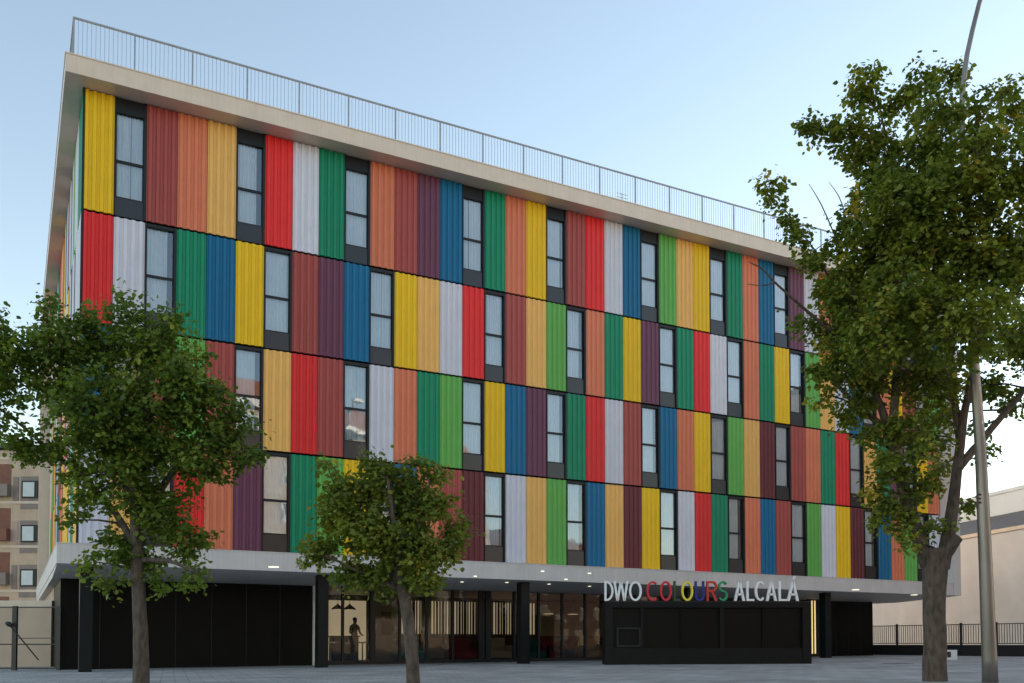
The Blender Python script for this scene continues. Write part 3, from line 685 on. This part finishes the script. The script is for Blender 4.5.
def tree(name, D, trunk, limbs, blobs, nclus, nleaf, lsize, lm, label, seed, bare=(), clr=.21, shift=None):
    rd = random.Random(seed); k = D / F
    T = MB(); nodes = []
    def poly(pts, w):
        P = [at(x, y, D + d) for x, y, d in pts]
        # smooth and roughen the polyline
        Q = []; WR = []
        for i in range(len(P) - 1):
            for j in range(4):
                u = j / 4; Q.append(P[i].lerp(P[i + 1], u)); WR.append(w[i] + (w[i + 1] - w[i]) * u)
        Q.append(P[-1]); WR.append(w[-1])
        for _ in range(2): Q = [Q[0]] + [(Q[i - 1] + Q[i] * 2 + Q[i + 1]) / 4 for i in range(1, len(Q) - 1)] + [Q[-1]]
        for i in range(1, len(Q) - 1): Q[i] += Vector((rd.gauss(0, 1), rd.gauss(0, 1), rd.gauss(0, .5))) * WR[i] * k * (.05 if WR[i] < 9 else .012)
        return Q, [x / 2 * k for x in WR]
    Q, r_ = poly([(x, y, 0) for x, y, w in trunk], [w for *_, w in trunk]); Q[0].z = gz(Q[0].x) - .05; base = Vector((Q[0].x, Q[0].y, gz(Q[0].x)))
    T.tube(Q, r_, 14)
    nodes += [(q, w) for q, w in list(zip(Q, r_))[len(Q) // 2:]]
    for l in limbs:
        Q, r_ = poly([(x, y, d) for x, y, d, w in l], [w for *_, w in l]); T.tube(Q, r_, 10); nodes += list(zip(Q, r_))[2:]
    for l in bare:
        Q, r_ = poly([(x, y, d) for x, y, d, w in l], [w for *_, w in l]); T.tube(Q, r_, 6)
    # clusters
    tot = sum(b[2] ** 2 * (b[3] if len(b) > 3 else 1) for b in blobs); V = []; Fc = []; TI = []
    for b in blobs:
        dens = b[3] if len(b) > 3 else 1; bd = b[4] if len(b) > 4 else rd.uniform(-.5, .5) * b[2] * k * 1.2
        if shift and shift[0] < b[0] < shift[1] and b[1] > 90: bd = rd.uniform(-3.2, -1.0) if b[1] < 330 else rd.uniform(1.2, 2.6)
        c = at(b[0], b[1], D + bd); br = b[2] * k
        # branch from the nearest limb node
        cand = sorted(nodes, key=lambda nw: (nw[0] - c).length + (.6 if nw[0].z > c.z else 0))[0]
        mid = cand[0].lerp(c, .5) + Vector((rd.gauss(0, .08), rd.gauss(0, .08), .10)) * br
        rr = min(cand[1] * .55, .022 + .010 * br); T.tube([cand[0], mid, c], [rr, rr * .7, rr * .4], 6)
        n = max(4, int(nclus * dens * b[2] ** 2 / tot))
        for i in range(n):
            u = Vector((rd.gauss(0, 1), rd.gauss(0, 1), rd.gauss(0, 1))).normalized() * br * (rd.random() ** .42) * rd.uniform(.85, 1.04)
            u.z *= .92; cc = c + u
            if i % 2 == 0:
                st = c.lerp(cc, rd.uniform(0, .3)); m_ = st.lerp(cc, .55) + Vector((0, 0, .06 * br)); T.tube([st, m_, cc], [.012 + .008 * br, .010, .004], 4, cap=False)
            ct = rd.gauss(.42, .20); cs = rd.uniform(.55, 1.15) * clr
            ax = Vector((rd.gauss(0, 1), rd.gauss(0, 1), rd.gauss(0, .6))).normalized()
            for j in range(int(nleaf * rd.uniform(.6, 1.3))):
                cl = lambda v: max(-1.6, min(1.6, v)); o = ax * cl(rd.gauss(0, 1)) * cs * .8 + Vector((cl(rd.gauss(0, 1)) * cs * .5, cl(rd.gauss(0, 1)) * cs * .5, cl(rd.gauss(0, 1)) * cs * .5))
                p = cc + o; s = lsize * rd.uniform(.5, 1.4)
                out_ = (u * .5 + o); yaw = math.atan2(out_.y, out_.x) + rd.gauss(0, .8); pit = rd.gauss(-.65, .45); roll = rd.gauss(0, .55)
                a = Vector((math.cos(yaw) * math.cos(pit), math.sin(yaw) * math.cos(pit), math.sin(pit)))
                sd = Vector((-math.sin(yaw), math.cos(yaw), 0)); nn = a.cross(sd); sd = sd * math.cos(roll) + nn * math.sin(roll); nn = a.cross(sd)
                q = len(V); fold = nn * s * rd.uniform(-.12, .12)
                V.extend((p, p + a * s * .35 + sd * s * .46 + fold, p + a * s * .72 + sd * s * .30 + fold, p + a * s + nn * s * .08, p + a * s * .72 - sd * s * .30 + fold, p + a * s * .35 - sd * s * .46 + fold))
                Fc.append((q, q + 1, q + 2, q + 3)); Fc.append((q, q + 3, q + 4, q + 5))
                t_ = min(1, max(0, ct + rd.gauss(0, .12))); TI += [t_] * 6
    t = thing(name, base, label, 'tree')
    T.build('trunk', M['bark'], t, True)
    me = bpy.data.meshes.new('crown'); me.from_pydata([tuple(v) for v in V], [], Fc); me.materials.append(lm)
    a_ = me.attributes.new('tint', 'FLOAT', 'POINT'); a_.data.foreach_set('value', TI)
    me.update(); put('crown', me, t)
    return t
LF1 = leafmat('leaf_dark_green', (.072, .125, .020), (.170, .235, .036), (.30, .31, .05))
LF2 = leafmat('leaf_mid_green', (.088, .132, .022), (.205, .245, .036), (.42, .33, .05))
tree('broadleaf_tree', 17.6, [(141.5, 700, 17), (141, 640, 14.5), (139, 600, 13), (137, 560, 13), (136, 520, 11), (134, 480, 9)],
     [[(136, 550, 0, 8), (118, 515, .1, 6.5), (85, 478, .3, 5), (50, 450, .4, 3.5), (15, 420, .5, 2.5), (-20, 395, .5, 1.5)],
      [(136, 530, 0, 9), (165, 480, .3, 7), (200, 445, .5, 5), (240, 435, .6, 3)],
      [(135, 500, 0, 9), (140, 440, .2, 7), (150, 380, .3, 5), (150, 330, .3, 3)],
      [(135, 510, 0, 8), (110, 440, .6, 6), (80, 380, .8, 4), (55, 320, .6, 2)],
      [(137, 560, 0, 6), (170, 560, -.3, 4), (195, 572, -.5, 2.5)],
      ],
     [(18, 360, 42), (60, 352, 40), (48, 306, 12, .9), (105, 345, 42), (125, 308, 15, .8), (158, 345, 40), (188, 380, 36), (172, 316, 10, .7), (222, 425, 32), (248, 448, 20, .9), (150, 415, 60), (95, 410, 50), (55, 395, 28), (20, 445, 22, .9), (-30, 400, 45), (48, 452, 20, .9),
      (200, 460, 34), (128, 475, 42), (160, 515, 38), (115, 540, 20, .8), (188, 545, 24), (140, 560, 26), (195, 578, 16, .8), (88, 478, 28, .8), (158, 578, 14, .8), (95, 562, 12, .8), (78, 520, 14, .45), (108, 585, 8, .6), (-25, 330, 30), (212, 395, 18)],
     900, 42, .088, LF1, 'dark green tree in front of the left end of the hotel', 11)
c_ = onp(898, 663, 2, .17)
dc = thing('drain_cover', (c_.x, c_.y, gz(c_.x)), 'dark flat drain cover in the paving left of the big tree trunk', 'drain cover')
MB().box(c_.x - .35, c_.x + .35, c_.y - .35, c_.y + .35, gz(c_.x) + .006, gz(c_.x) + .016).build('cover', M['fence'], dc); MB().box(c_.x - .4, c_.x + .4, c_.y - .4, c_.y + .4, gz(c_.x) + .002, gz(c_.x) + .0095).build('frame', M['rail'], dc)
young = tree('broadleaf_tree', 17.2, [(414, 700, 14.5), (412.5, 665, 13.5), (409.5, 630, 12.5), (405.5, 600, 12.5), (400, 578, 12), (392, 555, 9)],
     [[(403, 592, 0, 9), (385, 555, .1, 7), (365, 525, .2, 5), (340, 500, .2, 3)], [(403, 590, 0, 9), (412, 550, 0, 7), (425, 510, .1, 4), (430, 480, 0, 2)],
      [(402, 585, 0, 6), (430, 560, -.3, 4), (452, 545, -.4, 2)], [(402, 580, 0, 7), (395, 530, -.3, 5), (388, 480, -.3, 3)], [(400, 590, 0, 5), (360, 572, -.2, 3.5), (325, 555, -.3, 2)]],
     [(383, 470, 15), (372, 490, 20), (345, 492, 20), (328, 468, 8, .9), (335, 512, 20), (322, 548, 16), (362, 530, 32), (410, 484, 18), (405, 505, 24), (433, 505, 20), (418, 463, 7, 1), (455, 522, 12, .8), (450, 543, 17), (405, 545, 36), (352, 572, 18), (425, 572, 22), (385, 578, 18), (438, 478, 12, .8), (310, 558, 10, .7), (372, 462, 9, .7)],
     400, 36, .086, LF2, 'small young tree with a leaning trunk in front of the glazed ground floor', 23, clr=.19)
tree('broadleaf_tree', 19.0, [(935, 702, 32), (935, 686, 24), (935, 640, 21.5), (934, 600, 21.5), (935, 570, 24), (934, 548, 27)],
     [[(928, 566, 0, 15), (913, 520, .1, 13.5), (898, 470, .1, 11.5), (888, 430, 0, 9), (878, 400, .1, 7), (862, 350, .5, 5), (840, 300, .8, 3.5), (815, 250, .8, 2)],
      [(895, 455, 0, 11), (893, 420, -.1, 9), (897, 370, .1, 7.5), (902, 320, .5, 5.5), (905, 250, .8, 4), (895, 180, .8, 3), (880, 110, .5, 2)],
      [(942, 568, 0, 15), (951, 520, .1, 12.5), (956, 480, .2, 10.5), (962, 430, .3, 8.5), (972, 370, .5, 6.5), (985, 300, .6, 6), (985, 220, .6, 4.5), (1000, 140, .6, 3)],
      [(940, 560, 0, 16), (952, 545, -.2, 12), (959, 537, -.3, 9)],
      [(957, 470, .2, 9), (990, 430, .6, 7), (1025, 390, .9, 5), (1060, 330, 1, 3)],
      [(960, 440, .3, 8), (950, 370, .8, 6), (945, 290, 1.2, 5), (940, 200, 1.2, 3.5), (935, 120, 1, 2)],
      [(887, 430, 0, 7), (850, 400, .7, 5), (825, 370, .9, 3)]],
     [(870, 98, 17), (866, 68, 10, 1), (868, 82, 11), (900, 98, 18), (922, 80, 14), (940, 104, 20), (950, 72, 7, 1), (960, 74, 5, 1), (985, 95, 8, .9), (1008, 92, 8, .9), (980, 128, 20, .9), (1010, 118, 18, .9), (1035, 130, 22), (848, 128, 17), (830, 126, 9), (814, 127, 8, 1), (804, 128, 6, 1), (868, 150, 28), (882, 190, 34), (925, 150, 44), (975, 175, 42), (1020, 180, 42),
      (768, 186, 6, 1), (776, 200, 9, 1), (786, 218, 10, 1), (800, 236, 14), (818, 258, 20, .9), (852, 225, 20), (868, 250, 34), (920, 215, 44, 1.1, -1.4), (912, 262, 50, 1.1), (895, 200, 34, 1, -1.6), (880, 340, 34, 1, -1.5), (900, 290, 36, 1, -1.8), (968, 250, 50), (1018, 265, 46), (840, 290, 28), (865, 310, 36), (905, 325, 48), (962, 325, 44), (1015, 335, 36), (828, 330, 20, .9), (840, 362, 30), (875, 380, 30), (808, 318, 12, .8), (930, 385, 34), (985, 385, 24), (1010, 405, 16, .8), (828, 395, 14, .8), (852, 410, 20, .9), (868, 440, 14, .8),
      (900, 430, 22, .8), (930, 435, 24, .8), (895, 470, 20, .7), (886, 505, 16, .9), (920, 490, 20, .8), (928, 528, 15, .9), (875, 490, 12, .8), (972, 430, 14, .6), (985, 450, 9, .7), (968, 505, 6, .5), (1055, 240, 50), (1050, 340, 38), (900, 520, 14, .8), (885, 460, 16, .7, -.7), (915, 455, 16, .7, -.8), (945, 415, 18, .8, -.8), (878, 520, 9, .7), (940, 470, 12, .6), (912, 540, 8, .6, -.5)],
     1750, 42, .092, LF2, 'tall broad tree beside the lamp post at the right', 37, shift=(935, 1030),
     bare=[[(835, 335, -.4, 3.5), (800, 305, -.9, 3), (775, 283, -1.2, 2.2), (762, 268, -1.4, 1.6), (749, 262, -1.5, .8)], [(775, 283, -1.2, 1.4), (762, 286, -1.3, 1), (748, 284, -1.3, .6)], [(860, 300, .2, 2), (825, 210, 0, 1.4), (809, 184, 0, .6)], [(855, 260, .2, 2), (842, 200, 0, 1.2), (829, 182, 0, .5)]])

for i, (x, y, sc_) in enumerate(((6, -35.5, 1.5), (13, -37.5, 1.7), (19.5, -41, 1.6), (27, -45, 1.8), (34, -49, 1.6))):
    c = copy_tree(young); c.location = (x, y, gz(x)); c.scale = (sc_,) * 3; c.rotation_euler.z = i * 1.3
    c['label'] = 'street tree across the square before the tan house, ' + ['nearest the camera', 'next to the nearest', 'in the middle of the row', 'second from the far end', 'at the far end of the row'][i]; c['group'] = 'street trees across the square'

# ------------------------------------------------------------------ light
SAZ, SEL = R(88), R(9)
w = bpy.data.worlds.new('World'); sc.world = w; w.use_nodes = True; nt = w.node_tree
bg = nt.nodes['Background']; sky = nt.nodes.new('ShaderNodeTexSky'); sky.sky_type = 'NISHITA'; sky.sun_disc = False
sky.sun_elevation = SEL; sky.sun_rotation = SAZ; sky.altitude = 600; sky.air_density = 1.0; sky.dust_density = .25; sky.ozone_density = 1.0
hs_ = nt.nodes.new('ShaderNodeHueSaturation'); hs_.inputs['Saturation'].default_value = .93
mu_ = nt.nodes.new('ShaderNodeMix'); mu_.data_type = 'RGBA'; mu_.blend_type = 'MULTIPLY'; mu_.inputs[0].default_value = 1; mu_.inputs[7].default_value = (1.11, 1.0, .91, 1)
nt.links.new(sky.outputs[0], hs_.inputs['Color']); nt.links.new(hs_.outputs[0], mu_.inputs[6]); nt.links.new(mu_.outputs[2], bg.inputs[0]); bg.inputs[1].default_value = .15
sd = bpy.data.lights.new('sun', 'SUN'); sd.energy = 4.0; sd.angle = R(.5); sd.color = (1, .78, .55)
so_ = bpy.data.objects.new('sun', sd); COL.objects.link(so_)
v = Vector((math.sin(SAZ) * math.cos(SEL), math.cos(SAZ) * math.cos(SEL), math.sin(SEL)))
so_.rotation_euler = v.to_track_quat('Z', 'Y').to_euler(); so_.location = (60, 40, 60)
sc.view_settings.view_transform = 'Standard'; sc.view_settings.look = 'None'; sc.view_settings.gamma = 1
sc.view_settings.exposure = 1.63
sc.render.resolution_x = 1024; sc.render.resolution_y = 683
